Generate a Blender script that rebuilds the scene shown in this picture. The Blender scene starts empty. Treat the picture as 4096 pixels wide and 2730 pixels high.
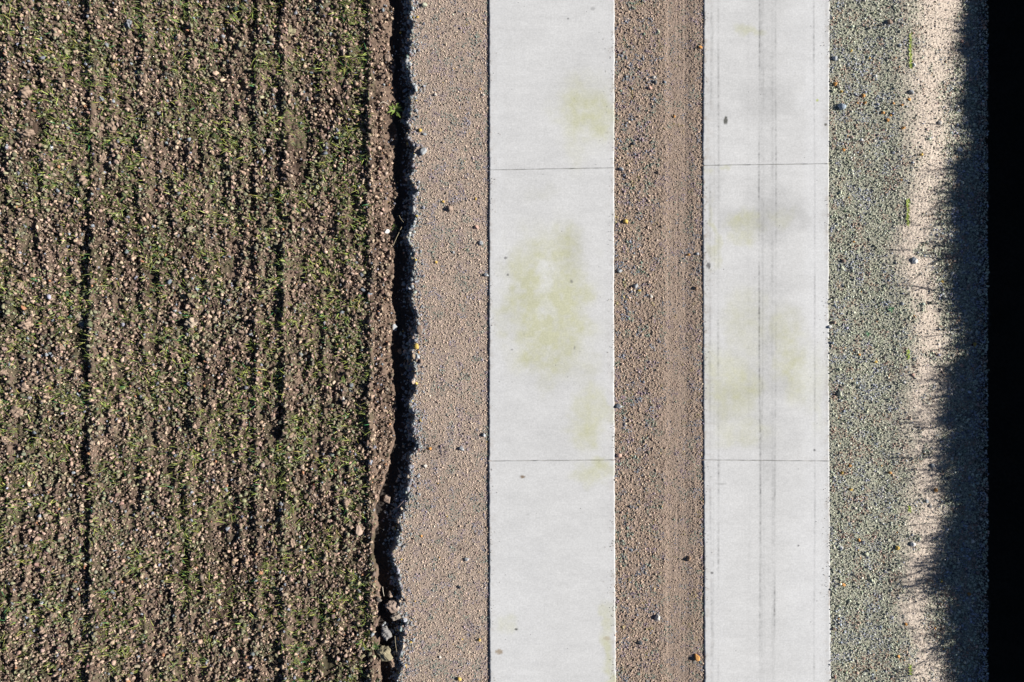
import bpy, math, random
import numpy as np
from mathutils import Vector, Quaternion

# ------------------------------------------------------------------ camera, sky, sun, exposure
sc = bpy.context.scene
H = 5.5                                    # drone height above the slabs
W_M = 8.224                                # ground width in frame
cam_d = bpy.data.cameras.new("camera"); cam = bpy.data.objects.new("camera", cam_d)
sc.collection.objects.link(cam); cam.location = (0, 0, H); cam.rotation_euler = (0, 0, 0)
cam_d.sensor_width = 36; cam_d.lens = 36 * H / W_M; cam_d.clip_end = 500; cam_d.clip_start = 0.05
sc.camera = cam
SUN_EL = math.radians(27); SUN_AZ = math.radians(4)      # azimuth from +X towards +Y
w = bpy.data.worlds.new("World"); sc.world = w; w.use_nodes = True
nt = w.node_tree
sky = nt.nodes.new("ShaderNodeTexSky"); sky.sky_type = 'NISHITA'; sky.sun_disc = False
sky.air_density = .4; sky.dust_density = .0; sky.sun_elevation = SUN_EL; sky.sun_rotation = math.pi / 2 - SUN_AZ
bg = nt.nodes["Background"]; bg.inputs[1].default_value = 0.05
nt.links.new(sky.outputs[0], bg.inputs[0])
sun_d = bpy.data.lights.new("sun", 'SUN'); sun_d.energy = 5.0; sun_d.angle = math.radians(0.5)
sun_d.color = (1.0, 0.96, 0.91)
sun = bpy.data.objects.new("sun", sun_d); sc.collection.objects.link(sun); sun.location = (20, 2, 12)
sdir = Vector((math.cos(SUN_EL) * math.cos(SUN_AZ), math.cos(SUN_EL) * math.sin(SUN_AZ), math.sin(SUN_EL)))
sun.rotation_euler = sdir.to_track_quat('Z', 'Y').to_euler()
sc.view_settings.view_transform = 'Standard'; sc.view_settings.look = 'None'
sc.view_settings.exposure = 0.92; sc.view_settings.gamma = 1

rng = np.random.default_rng(7); random.seed(7)
COL = sc.collection

# ------------------------------------------------------------------ maths helpers
def hsh(ix, iy, seed):
    n = (ix.astype(np.int64) * 374761393 + iy.astype(np.int64) * 668265263 + seed * 974634777) & 0x7fffffff
    n = ((n ^ (n >> 13)) * 1274126177) & 0x7fffffff
    n = ((n ^ (n >> 16)) * 668265263) & 0x7fffffff
    return ((n ^ (n >> 15)) & 0xffffff) / float(0xffffff)
def vn(x, y, s, seed=0):
    """value noise, feature size s, 0..1"""
    x = np.asarray(x, float) / s; y = np.asarray(y, float) / s
    x, y = np.broadcast_arrays(x, y)
    ix = np.floor(x); iy = np.floor(y); fx = x - ix; fy = y - iy
    fx = fx * fx * (3 - 2 * fx); fy = fy * fy * (3 - 2 * fy)
    a = hsh(ix, iy, seed); b = hsh(ix + 1, iy, seed); c = hsh(ix, iy + 1, seed); d = hsh(ix + 1, iy + 1, seed)
    return (a * (1 - fx) + b * fx) * (1 - fy) + (c * (1 - fx) + d * fx) * fy
def fbm(x, y, s, seed=0, o=4):
    r = 0; a = 1; t = 0
    for i in range(o):
        r = r + a * vn(x, y, s, seed + i * 17); t += a; a *= .55; s *= .5
    return r / t
def lumps(x, y, s, seed):
    """heightfield of rounded crumbs of size s, 0..1"""
    gx = np.floor(x / s); gy = np.floor(y / s); best = np.zeros(np.shape(x))
    for i in (-1, 0, 1):
        for j in (-1, 0, 1):
            cx = gx + i; cy = gy + j
            px = (cx + hsh(cx, cy, seed)) * s; py = (cy + hsh(cx, cy, seed + 1)) * s
            r = s * (.35 + .45 * hsh(cx, cy, seed + 2))
            d2 = ((x - px) ** 2 + (y - py) ** 2) / (r * r)
            best = np.maximum(best, np.sqrt(np.clip(1 - d2, 0, 1)) * r / s)
    return best
def sst(a, b, x):
    t = np.clip((x - a) / (b - a), 0, 1); return t * t * (3 - 2 * t)
def DX(d, z=0.0):                          # overview x (2353 wide) -> metres
    return (np.asarray(d, float) - 1176.5) / 286.1 * (H - z) / H
def DY(d, z=0.0):
    return (784.0 - np.asarray(d, float)) / 286.1 * (H - z) / H
def SP(px, py, z=0.0):                     # photo pixel (4096 wide) -> metres at height z
    k = (H - z) / H / 498.0
    return (px - 2048) * k, (1365 - py) * k

# ------------------------------------------------------------------ the ground profile
_yy = np.array([0, 100, 200, 400, 600, 740, 850, 950, 1010, 1060, 1110, 1160, 1210, 1280, 1350, 1420, 1480, 1568.])
_cr = np.array([938, 942, 945, 948, 946, 955, 946, 950, 960, 950, 938, 925, 915, 903, 918, 925, 924, 917.])
_tl = np.array([895, 903, 906, 907, 906, 903, 902, 905, 908, 900, 888, 868, 862, 868, 872, 872, 872, 874.])
def crest_x(y):
    d = 784 - np.asarray(y, float) * 286.1
    return DX(np.interp(d, _yy, _cr)) + (vn(y, 0, .12, 3) - .5) * .07 + (vn(y, 0, .04, 4) - .5) * .035
def trench_x(y):
    d = 784 - np.asarray(y, float) * 286.1
    return DX(np.interp(d, _yy, _tl), -.09) + (vn(y, 0, .15, 5) - .5) * .045 + (vn(y, 0, .05, 6) - .5) * .035
X1L, X1R, X2L, X2R = float(DX(1124)), float(DX(1412.5)), float(DX(1617)), float(DX(1907))
ROWS = [(-260, 3.), (-150, 2.5), (-60, 3.), (20, 2.2), (100, 2.2), (214, 5.), (330, 2.6), (437, 2.6), (520, 1.6), (590, 3.4), (655, 5.2),
        (742, 2.2), (800, 1.8), (850, 5.)]
ROWS += [(d, 1.5 + .5 * math.sin(d)) for d in (60, 135, 170, 258, 292, 368, 402, 472, 555, 622, 690, 716, 775, 826)]
def field_h(x, y):
    h = np.full(np.shape(x), -.098)
    for i, (d, A) in enumerate(ROWS):
        xi = float(DX(d, -.08)) + (vn(y, 0, .6, 20 + i) - .5) * .02 + (vn(y, 0, .12, 50 + i) - .5) * .014
        amp = A * .0135 * (.5 + .95 * fbm(y, y * 0 + i * 3.3, .3, 80, 3))
        t = x - xi
        h = h + amp / (1 + np.exp(-np.clip(t / .012, -30, 30))) * np.exp(-np.maximum(t, 0) / .085)
    h = h + (fbm(x, y, .5, 11, 3) - .5) * .03 + (fbm(x * 3.2, y, .16, 13, 3) - .5) * .042
    # bank beside the trench : smooth, leaning towards the sun
    bw = sst(float(DX(872, -.09)), float(DX(896, -.09)), trench_x(y))
    b = sst(float(DX(853, -.08)), float(DX(868, -.08)), x + (fbm(y, x * .3, .15, 35, 3) - .5) * .07) * (.15 + .85 * bw)
    bank = -.072 - .028 * sst(float(DX(868, -.08)), float(DX(905, -.08)), x) + (fbm(x * 1.5, y, .12, 31, 4) - .5) * .05 + .012 * np.exp(-((x - float(DX(880, -.08))) / .03) ** 2) * sst(.3, .6, vn(y, 0, .2, 33))
    return h * (1 - b) + bank * b
def micro(x, y):
    b = 1 - .4 * sst(float(DX(862, -.08)), float(DX(872, -.08)), x) * sst(float(DX(872, -.09)), float(DX(896, -.09)), trench_x(y))
    sm = 1 - .75 * sst(.62, .72, fbm(x * 1.6, y * .55, .16, 401, 2))      # trodden smooth patches
    return b * sm * (lumps(x, y, .042, 101) * .030 + lumps(x, y, .016, 131) * .010 + (fbm(x, y, .02, 141, 3) - .5) * .008)
def left_h(x, y):
    cx = crest_x(y); tx = trench_x(y)
    u = np.clip((x - cx) / (tx - cx), 0, 1)
    h = -.014 - .098 * (1 - (1 - u) ** 3)
    h = h - .006 * sst(-.3, 0, x - X1L) * 0 + (fbm(x, y, .25, 61, 3) - .5) * .006
    return h + (lumps(x, y, .014, 63) * .002 + (fbm(x, y, .012, 65, 2) - .5) * .003) * (1 + 4 * u)
TR0, TR1 = float(DX(1534)), float(DX(1586))
def gap_h(x, y):
    tr = sst(TR0 - .03, TR0 + .03, x) * (1 - sst(TR1 - .04, TR1 + .04, x))
    h = -.012 + (fbm(x, y, .2, 71, 3) - .5) * .008 - .004 * tr
    h = h + (1 - .7 * tr) * (lumps(x, y, .016, 73) * .006 + (fbm(x, y, .012, 75, 2) - .5) * .005)
    for d, k in ((1537, .8), (1547, .4), (1558, 1.), (1566, .6), (1575, .8)):
        h = h - .0022 * k * np.exp(-((x - float(DX(d))) / .005) ** 2) * sst(.35, .6, vn(y, d, .5, 77))
    return h
DCX = float(DX(2266, -.05))
def right_h(x, y):
    c = float(DX(2085)) + (vn(y, 0, .5, 91) - .5) * .08
    h = -.006 + .012 * sst(c - .25, c, x) - .085 * sst(c, DCX + .03, x)
    h = h + (fbm(x, y, .3, 93, 3) - .5) * .012
    return h + lumps(x, y, .014, 95) * .006 + (fbm(x, y, .01, 97, 2) - .5) * .004
def ditch_h(x, y):
    h0 = right_h(np.full(np.shape(x), DCX), y)
    rough = (fbm(x, y, .25, 301, 4) - .5) * .14 * sst(DCX, DCX + .12, x)
    lip = (fbm(y, y * 0, .18, 303, 4) - .35) * .14
    h = h0 - .62 * sst(DCX - .01 + lip, DCX + .24 + lip, np.maximum(x, DCX)) + 1.38 * sst(4.60, 5.2, x)
    return h - .5 * sst(5.6, 8.5, x) + rough
def ground(x, y):
    x = np.asarray(x, float); y = np.asarray(y, float)
    tx = trench_x(y)
    z = np.where(x < tx, field_h(x, y), left_h(x, y))
    z = np.where(x > X1L, -.012, z)
    z = np.where((x > X1R) & (x < X2L), gap_h(x, y), z)
    z = np.where(x > X2R, right_h(x, y), z)
    z = np.where(x > DCX, ditch_h(x, y), z)
    z = np.where(((x > X1L) & (x < X1R)) | ((x > X2L) & (x < X2R)), 0.0, z)
    return z

# ------------------------------------------------------------------ mesh helpers
def raw_mesh(name, verts, faces, col=None, smooth=True):
    """verts Nx3, faces MxK (K fixed)"""
    me = bpy.data.meshes.new(name)
    verts = np.asarray(verts, np.float32); faces = np.asarray(faces, np.int32)
    n, k = faces.shape
    me.vertices.add(len(verts)); me.vertices.foreach_set('co', verts.ravel())
    me.loops.add(n * k); me.loops.foreach_set('vertex_index', faces.ravel())
    me.polygons.add(n); me.polygons.foreach_set('loop_start', np.arange(0, n * k, k, dtype=np.int32))
    me.polygons.foreach_set('use_smooth', np.full(n, smooth))
    if col is not None:
        a = me.attributes.new('tint', 'FLOAT_COLOR', 'POINT')
        c = np.ones((len(verts), 4), np.float32); c[:, :3] = col
        a.data.foreach_set('color', c.ravel())
    me.update(calc_edges=True)
    return me
def link(name, me, mat, parent=None, **props):
    o = bpy.data.objects.new(name, me); COL.objects.link(o)
    if mat is not None and len(me.materials) == 0: me.materials.append(mat)
    if parent is not None: o.parent = parent
    for k, v in props.items(): o[k] = v
    return o
def grid(name, X, Y, Z, mat, col=None, **props):
    ny, nx = X.shape
    v = np.stack([X, Y, Z], -1).reshape(-1, 3)
    i = np.arange(ny * nx).reshape(ny, nx)
    f = np.stack([i[:-1, :-1], i[:-1, 1:], i[1:, 1:], i[1:, :-1]], -1).reshape(-1, 4)
    return link(name, raw_mesh(name, v, f, None if col is None else col.reshape(-1, 3)), mat, **props)
def ysamp(step):
    d = np.arange(-3.2, 3.2 + step / 2, step)
    far = 3.2 + np.cumsum(.03 * 1.22 ** np.arange(1, 32)); far = far[far < 45]
    return np.concatenate([-far[::-1], d, far])
def strip(name, xf0, xf1, step, hf, mat, colf=None, xs=None, **props):
    ys = ysamp(step)
    x0 = xf0(ys) if callable(xf0) else np.full(len(ys), float(xf0))
    x1 = xf1(ys) if callable(xf1) else np.full(len(ys), float(xf1))
    if xs is None:
        n = int(np.mean(x1 - x0) / step) + 2; u = np.linspace(0, 1, n)
    else: u = xs
    X = x0[:, None] + (x1 - x0)[:, None] * u[None, :]; Y = np.repeat(ys[:, None], len(u), 1)
    Z = hf(X, Y)
    return grid(name, X, Y, Z, mat, None if colf is None else colf(X, Y), **props)

# ------------------------------------------------------------------ materials
def mat_base(name, rough=.95):
    m = bpy.data.materials.new(name); m.use_nodes = True
    b = m.node_tree.nodes['Principled BSDF']; b.inputs['Roughness'].default_value = rough
    b.inputs['Specular IOR Level'].default_value = .25
    return m, m.node_tree, b
def attr_mat(name, nscale=60, amt=.35, bump=.3, bscale=220, rough=.95, dist=.004):
    """colour from the 'tint' attribute, broken up by two noises, with a bump"""
    m, t, b = mat_base(name, rough); N = t.nodes; L = t.links
    a = N.new('ShaderNodeAttribute'); a.attribute_name = 'tint'
    tc = N.new('ShaderNodeTexCoord')
    no = N.new('ShaderNodeTexNoise'); no.inputs['Scale'].default_value = nscale; no.inputs['Detail'].default_value = 5
    L.new(tc.outputs['Object'], no.inputs['Vector'])
    mr = N.new('ShaderNodeMapRange'); mr.inputs[1].default_value = .3; mr.inputs[2].default_value = .7
    mr.inputs[3].default_value = 1 - amt; mr.inputs[4].default_value = 1 + amt
    L.new(no.outputs[0], mr.inputs[0])
    mx = N.new('ShaderNodeVectorMath'); mx.operation = 'SCALE'
    L.new(a.outputs['Color'], mx.inputs[0]); L.new(mr.outputs[0], mx.inputs['Scale'])
    L.new(mx.outputs[0], b.inputs['Base Color'])
    n2 = N.new('ShaderNodeTexNoise'); n2.inputs['Scale'].default_value = bscale; n2.inputs['Detail'].default_value = 4
    L.new(tc.outputs['Object'], n2.inputs['Vector'])
    bp = N.new('ShaderNodeBump'); bp.inputs['Strength'].default_value = bump; bp.inputs['Distance'].default_value = dist
    L.new(n2.outputs[0], bp.inputs['Height']); L.new(bp.outputs[0], b.inputs['Normal'])
    return m
M_soil = attr_mat('soil', 40, .3, .8, 160, dist=.006)
M_clods = attr_mat('crumbly_soil', 70, .3, .7, 240)
M_fines = attr_mat('gravel_fines', 90, .3, .7, 260, dist=.005)
M_grain = attr_mat('gravel_grain', 120, .25, .3, 300)
M_grass = attr_mat('grass_blade', 30, .2, 0, 100, rough=.5)
def obj_mat(name, rough=.9, ns=45, amt=.28, bump=.6, spec=.25):
    m, t, b = mat_base(name, rough); N = t.nodes; L = t.links; b.inputs['Specular IOR Level'].default_value = spec
    oi = N.new('ShaderNodeObjectInfo'); tc = N.new('ShaderNodeTexCoord')
    no = N.new('ShaderNodeTexNoise'); no.noise_dimensions = '4D'; no.inputs['Scale'].default_value = 2.6; no.inputs['Detail'].default_value = 6
    L.new(tc.outputs['Object'], no.inputs['Vector'])
    mu = N.new('ShaderNodeMath'); mu.operation = 'MULTIPLY'; mu.inputs[1].default_value = 50
    L.new(oi.outputs['Random'], mu.inputs[0]); L.new(mu.outputs[0], no.inputs['W'])
    mr = N.new('ShaderNodeMapRange'); mr.inputs[1].default_value = .3; mr.inputs[2].default_value = .7
    mr.inputs[3].default_value = 1 - amt; mr.inputs[4].default_value = 1 + amt
    L.new(no.outputs[0], mr.inputs[0])
    mx = N.new('ShaderNodeVectorMath'); mx.operation = 'SCALE'
    L.new(oi.outputs['Color'], mx.inputs[0]); L.new(mr.outputs[0], mx.inputs['Scale'])
    L.new(mx.outputs[0], b.inputs['Base Color'])
    bp = N.new('ShaderNodeBump'); bp.inputs['Strength'].default_value = bump; bp.inputs['Distance'].default_value = .004
    n2 = N.new('ShaderNodeTexNoise'); n2.inputs['Scale'].default_value = 9; n2.inputs['Detail'].default_value = 5
    L.new(tc.outputs['Object'], n2.inputs['Vector'])
    L.new(n2.outputs[0], bp.inputs['Height']); L.new(bp.outputs[0], b.inputs['Normal'])
    return m
M_clod1 = obj_mat('soil_clod', .97, bump=1.0)
M_stone = obj_mat('stone', .8, amt=.2, bump=.5)

# concrete : per-vertex stains ('tint') + pits, specks and brushed grain in nodes
def concrete_mat():
    m, t, b = mat_base('concrete', .85); N = t.nodes; L = t.links
    a = N.new('ShaderNodeAttribute'); a.attribute_name = 'tint'
    tc = N.new('ShaderNodeTexCoord')
    def noise(s, det=4, vec=None):
        n = N.new('ShaderNodeTexNoise'); n.inputs['Scale'].default_value = s; n.inputs['Detail'].default_value = det
        L.new(vec or tc.outputs['Object'], n.inputs['Vector']); return n.outputs[0]
    def rng_(src, a0, a1, b0, b1):
        r = N.new('ShaderNodeMapRange'); r.inputs[1].default_value = a0; r.inputs[2].default_value = a1
        r.inputs[3].default_value = b0; r.inputs[4].default_value = b1; L.new(src, r.inputs[0]); return r.outputs[0]
    def mul(p, q):
        r = N.new('ShaderNodeMath'); r.operation = 'MULTIPLY'; L.new(p, r.inputs[0]); L.new(q, r.inputs[1]); return r.outputs[0]
    mp = N.new('ShaderNodeMapping'); mp.inputs['Scale'].default_value = (1, 6, 1); L.new(tc.outputs['Object'], mp.inputs[0])
    f = rng_(noise(5, 6), .3, .7, .965, 1.025)
    f = mul(f, rng_(noise(75, 4), .3, .7, .90, 1.08)); f = mul(f, rng_(noise(28, 5), .3, .7, .955, 1.035))
    f = mul(f, rng_(noise(16, 5, mp.outputs[0]), .3, .7, .975, 1.02))
    vo = N.new('ShaderNodeTexVoronoi'); vo.inputs['Scale'].default_value = 20; L.new(tc.outputs['Object'], vo.inputs['Vector'])
    # specks: only some cells, of differing size
    sep = N.new('ShaderNodeSeparateColor'); L.new(vo.outputs['Color'], sep.inputs[0])
    lim = rng_(sep.outputs[0], .68, 1.0, .0, .1)
    d = N.new('ShaderNodeMath'); d.operation = 'SUBTRACT'; L.new(lim, d.inputs[0]); L.new(vo.outputs['Distance'], d.inputs[1])
    f = mul(f, rng_(d.outputs[0], 0, .03, 1, .38))
    vo2 = N.new('ShaderNodeTexVoronoi'); vo2.inputs['Scale'].default_value = 62; L.new(tc.outputs['Object'], vo2.inputs['Vector'])
    sp2 = N.new('ShaderNodeSeparateColor'); L.new(vo2.outputs['Color'], sp2.inputs[0])
    d2 = N.new('ShaderNodeMath'); d2.operation = 'SUBTRACT'; L.new(rng_(sp2.outputs[0], .8, 1.0, .0, .16), d2.inputs[0]); L.new(vo2.outputs['Distance'], d2.inputs[1])
    f = mul(f, rng_(d2.outputs[0], 0, .04, 1, .55))
    mx = N.new('ShaderNodeVectorMath'); mx.operation = 'SCALE'
    L.new(a.outputs['Color'], mx.inputs[0]); L.new(f, mx.inputs['Scale']); L.new(mx.outputs[0], b.inputs['Base Color'])
    bp = N.new('ShaderNodeBump'); bp.inputs['Strength'].default_value = .25; bp.inputs['Distance'].default_value = .002
    L.new(noise(160, 5), bp.inputs['Height']); L.new(bp.outputs[0], b.inputs['Normal'])
    return m
M_conc = concrete_mat()

# ------------------------------------------------------------------ colour fields of the sheets
def mixc(a, b, t): return a + (b - a) * t[..., None]
C = lambda *v: np.array(v, float)
SOIL = C(.14, .098, .072); SOIL_D = C(.06, .04, .028); SOIL_P = C(.25, .185, .14)
def field_col(x, y):
    t = fbm(x, y, .3, 201, 4); c = mixc(SOIL_D, SOIL, sst(.35, .6, t))
    b = sst(float(DX(858, -.08)), float(DX(868, -.08)), x)
    c = mixc(c, SOIL * 1.15, b * fbm(x, y, .08, 207, 3))
    g = sst(.45, .7, fbm(x, y, .1, 205, 3)) * (1 - b) * .5
    return mixc(c, C(.06, .062, .03), g)
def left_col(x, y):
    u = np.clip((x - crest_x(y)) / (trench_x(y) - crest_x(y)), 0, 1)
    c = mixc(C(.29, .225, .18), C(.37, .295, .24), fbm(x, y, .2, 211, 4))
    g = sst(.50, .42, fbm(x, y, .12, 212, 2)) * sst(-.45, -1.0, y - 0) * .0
    return mixc(c, C(.04, .032, .027), np.clip(u * 4, 0, 1))  # trench side coloured near black to deepen its shade
def gap_col(x, y):
    c = mixc(C(.235, .178, .138), C(.31, .238, .187), fbm(x, y, .2, 221, 4))
    tr = sst(TR0 - .08, TR0 + .05, x) * (1 - sst(TR1 - .06, TR1 + .06, x))
    return mixc(c, C(.29, .222, .175), tr * .8)
def pale_w(x, y):
    x = x + (fbm(x, y, .09, 239, 3) - .5) * .12
    c0 = float(DX(2122)) + (vn(y, 0, .7, 231) - .5) * .16 + .14 * sst(1.6, 2.7, y)
    wd = .12 + .08 * vn(y, 0, .4, 233) + .07 * sst(1.2, 2.5, y)
    return np.exp(-((x - c0) / wd) ** 2) * sst(.25, .55, fbm(x, y, .12, 235, 3) + .12)
def right_col(x, y):
    c = mixc(C(.26, .26, .20), C(.37, .36, .28), fbm(x, y, .1, 237, 4))
    c = mixc(c, C(.50, .425, .35), np.clip(pale_w(x, y) * 1.2, 0, 1))
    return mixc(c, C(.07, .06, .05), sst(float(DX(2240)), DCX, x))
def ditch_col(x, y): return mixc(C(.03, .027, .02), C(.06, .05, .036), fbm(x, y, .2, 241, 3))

# ------------------------------------------------------------------ structure sheets
def field_sheet():
    ys = ysamp(.0075); tx = trench_x(ys)
    nd = 580; near = np.linspace(0, 1, nd)
    fx = np.concatenate([-5.3 - np.cumsum(.05 * 1.26 ** np.arange(24))[::-1]])
    X = np.concatenate([np.repeat(fx[None], len(ys), 0), -5.3 + .001 + (tx[:, None] + 5.3) * near[None]], 1)
    Y = np.repeat(ys[:, None], X.shape[1], 1)
    e = sst(0, .012, np.maximum(tx[:, None] - X, 0))
    Z = (field_h(X, Y) + micro(X, Y)) * e + left_h(X, Y) * (1 - e)
    return grid('field_soil', X, Y, Z, M_soil, field_col(X, Y), kind='structure')
field_sheet()
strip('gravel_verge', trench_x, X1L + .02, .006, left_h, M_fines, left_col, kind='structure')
strip('gravel_median', X1R - .02, X2L + .02, .006, gap_h, M_fines, gap_col, kind='structure')
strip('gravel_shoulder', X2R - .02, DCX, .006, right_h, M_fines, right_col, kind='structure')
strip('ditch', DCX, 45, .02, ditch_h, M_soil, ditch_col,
      xs=np.concatenate([np.linspace(0, 1.6, 80), 1.6 + np.cumsum(.04 * 1.18 ** np.arange(27))]) / (1.6 + np.cumsum(.04 * 1.18 ** np.arange(27))[-1]),
      kind='structure')
for nm, a, b in (('slab_bed', X1L + .015, X1R - .015), ('slab_bed', X2L + .015, X2R - .015)):
    X, Y = np.meshgrid(np.linspace(a, b, 30), np.linspace(-44, 44, 400)); Z = -.14 + (fbm(X, Y, .1, 5, 2) - .5) * .01
    grid(nm, X, Y, Z, M_fines, np.broadcast_to(C(.1, .08, .065), X.shape + (3,)).copy(), kind='structure')

# ------------------------------------------------------------------ concrete slabs
GREEN = [  # overview px : x, y, rx, ry, strength
    (1352, 262, 55, 62, .75), (1300, 270, 35, 20, .4), (1325, 340, 25, 40, .25), (1250, 440, 30, 20, .12),
    (1215, 600, 40, 45, .6), (1290, 580, 45, 50, .75), (1225, 690, 55, 110, .9), (1305, 700, 38, 120, .9), (1265, 770, 70, 55, 1.0),
    (1250, 830, 55, 30, .75), (1260, 870, 25, 30, .35), (1345, 860, 25, 40, .3), (1355, 960, 30, 62, .75), (1385, 930, 18, 30, .6), (1345, 1000, 25, 30, .6),
    (1372, 1085, 35, 20, .7), (1395, 1440, 9, 40, .5), (1403, 1520, 14, 75, .75), (1165, 1438, 20, 16, .45),
    (1725, 75, 18, 10, .5), (1712, 512, 28, 20, .75), (1695, 545, 25, 15, .5), (1635, 545, 8, 60, .5),
    (1790, 500, 22, 18, .4), (1715, 740, 40, 60, .35), (1805, 785, 25, 60, .6), (1690, 890, 45, 65, .7), (1640, 870, 20, 60, .65),
    (1850, 860, 45, 50, .7), (1880, 880, 14, 80, .75), (1830, 830, 30, 30, .4), (1700, 1000, 50, 25, .4), (1640, 1090, 6, 30, .0),
    (1622, 390, 10, 12, .4), (1668, 392, 6, 5, .5), (1660, 960, 20, 30, .3), (1735, 640, 12, 10, .0)]
GREY = [(1775, 490, 60, 50, .6), (1770, 760, 45, 140, .25), (1770, 1000, 60, 60, .2), (1275, 860, 60, 60, .25), (1190, 450, 60, 50, .2),
        (1320, 570, 30, 60, .3), (1760, 250, 50, 60, .2), (1350, 220, 60, 60, .15), (1690, 930, 60, 40, .3), (1300, 1000, 50, 40, .15),
        (1250, 1290, 60, 40, .12), (1640, 440, 18, 50, .3), (1180, 700, 30, 70, .2), (1770, 60, 80, 90, .15)]
PALE = [(1252, 620, 14, 14, .9), (1250, 660, 12, 22, .6), (1255, 710, 10, 26, .5), (1878, 700, 26, 400, .9), (1878, 200, 26, 250, .9), (1878, 1300, 30, 300, .9),
        (1850, 1350, 40, 200, .6), (1640, 1300, 22, 260, .4), (1140, 600, 14, 700, .35), (1180, 1400, 60, 180, .3), (1850, 90, 40, 90, .5), (1640, 780, 20, 80, .3)]
DOTS = [(1201, 1096, 6, 4, C(.17, .12, .07), .9), (1147, 1498, 9, 6, C(.26, .2, .13), .8), (1313, 647, 4, 4, C(.18, .18, .17), .8), (1667, 277, 5, 9, C(.10, .10, .09), 1.),
        (1628, 611, 5, 8, C(.12, .12, .12), .95), (1186, 1446, 4, 2.5, C(.04, .04, .04), 1.), (1897, 286, 4, 3, C(.06, .06, .05), .9), (1878, 231, 3, 3, C(.35, .4, .08), .8),
        (1362, 20, 5, 4, C(.2, .2, .2), .5), (1305, 43, 2, 2, C(.05, .05, .05), 1.), (1657, 1112, 14, 2.5, C(.25, .25, .24), .5), (1636, 1317, 3, 3, C(.06, .06, .06), .9),
        (1834, 1254, 2.5, 2.5, C(.08, .08, .08), .9), (1872, 1035, 3, 3, C(.08, .08, .08), .9), (1162, 593, 4, 3, C(.1, .1, .1), .8), (1167, 632, 3, 3, C(.1, .1, .1), .8),
        (1320, 800, 2, 5, C(.2, .2, .2), .7), (1176, 804, 3, 2, C(.15, .15, .15), .8), (1394, 1467, 8, 5, C(.3, .24, .15), .5), (1213, 1183, 3, 3, C(.3, .3, .3), .4)]
TYRE = [(1745, 1.9, .42, 11), (1751, 2.5, .14, 12), (1755, 1.5, .10, 22), (1782, 1.9, .34, 13), (1776, 3, .12, 14), (1650, 2.2, .26, 15), (1634, 2.5, .18, 16), (1640, 1.5, .12, 21), (1871, 1.9, .24, 17), (1899, 3, .1, 18), (1762, 16, .08, 19), (1720, 3, .05, 20)]
def conc_col(x, y):
    dx = x * 286.1 + 1176.5; dy = 784 - y * 286.1
    wx = dx + (fbm(x, y, .12, 251, 4) - .5) * 60; wy = dy + (fbm(x, y, .12, 257, 4) - .5) * 60
    def blobs(L):
        s = np.zeros(x.shape)
        for (a, b, ra, rb, k) in L:
            d = ((wx - a) / (ra * 1.35)) ** 2 + ((wy - b) / (rb * 1.3)) ** 2
            s = np.maximum(s, k * np.exp(-d * d * .9 - d * .3))
        return s
    c = np.broadcast_to(C(.505, .505, .496), x.shape + (3,)).copy()
    c = c * (1 + (fbm(x, y, .35, 261, 5) - .5)[..., None] * .09)
    c = c * (1 + (fbm(x * .25, y, .05, 267, 4) - .5)[..., None] * .12)
    for yb, hb, kb in ((505, 26, .11), (885, 30, .09), (1010, 16, .09), (230, 40, .07), (960, 8, .05), (1330, 10, .05)):
        c = c * (1 - kb * ((x > .8) * np.exp(-((dy - yb) / hb) ** 4) * sst(.3, .6, fbm(x, y, .2, 268, 2)))[..., None])
    g = blobs(GREEN) * (.25 + 1.5 * fbm(x, y, .05, 263, 4))
    c = mixc(c, C(.43, .43, .275), np.clip(g, 0, 1) * .82)
    c = c * (1 - .26 * blobs(GREY)[..., None] * (.6 + .8 * fbm(x, y, .08, 265, 4))[..., None])
    c = mixc(c, C(.56, .565, .565), np.clip(blobs(PALE), 0, 1) * .7)
    for d0, wd, k, sd in TYRE:
        wob = (vn(y, 0, 1.2, sd) - .5) * 5
        prof = np.exp(-((dx - d0 - wob) / wd) ** 2)
        brk = np.clip(.3 + 1.2 * (fbm(y * 1.0, y * 0 + sd, .35, sd, 2) - .3), 0, 1) * (.45 + 1.1 * vn(x * .6, y, .014, sd + 50)) * (.4 + 1.2 * vn(x, y, .02, sd + 90))
        c = c * (1 - np.clip(k * 1.3 * prof * brk, 0, .8)[..., None])
    for (a, b, ra, rb, cc, k) in DOTS:
        d = ((dx - a) / ra) ** 2 + ((dy - b) / rb) ** 2 + (fbm(x, y, .012, 271, 3) - .5) * 1.6
        c = mixc(c, cc, np.clip(1.4 - d, 0, 1) * k)
    # soil and grit dragged onto the margins
    for e, q in ((X1L, .5), (X1R, .5), (X2L, 1.), (X2R, .8)):
        m_ = np.exp(-np.abs(x - e) / .03) * sst(.5, .75, fbm(x, y, .035, 281, 4)) * q
        c = mixc(c, C(.30, .25, .20), np.clip(m_ * .8, 0, .6))
    # greyish dusty margin beside the slab edges
    for e in (X1L, X2L, X1R, X2R):
        c = c * (1 - .10 * np.exp(-np.abs(x - e) / .02) * fbm(x, y, .06, 273, 3))[..., None]
    return c
EDGE = {  # overview px of the edges along y
    'L': ([0, 400, 800, 1100, 1568], [1124, 1124.5, 1124, 1123.5, 1125.5]), 'LR': ([0, 400, 800, 1100, 1568], [1412.3, 1411.5, 1411.3, 1412.3, 1415.5]),
    'R': ([0, 390, 700, 1000, 1568], [1618, 1615, 1616, 1617, 1619.5]), 'RR': ([0, 390, 700, 1060, 1568], [1907, 1905, 1905, 1906, 1909.5])}
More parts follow.
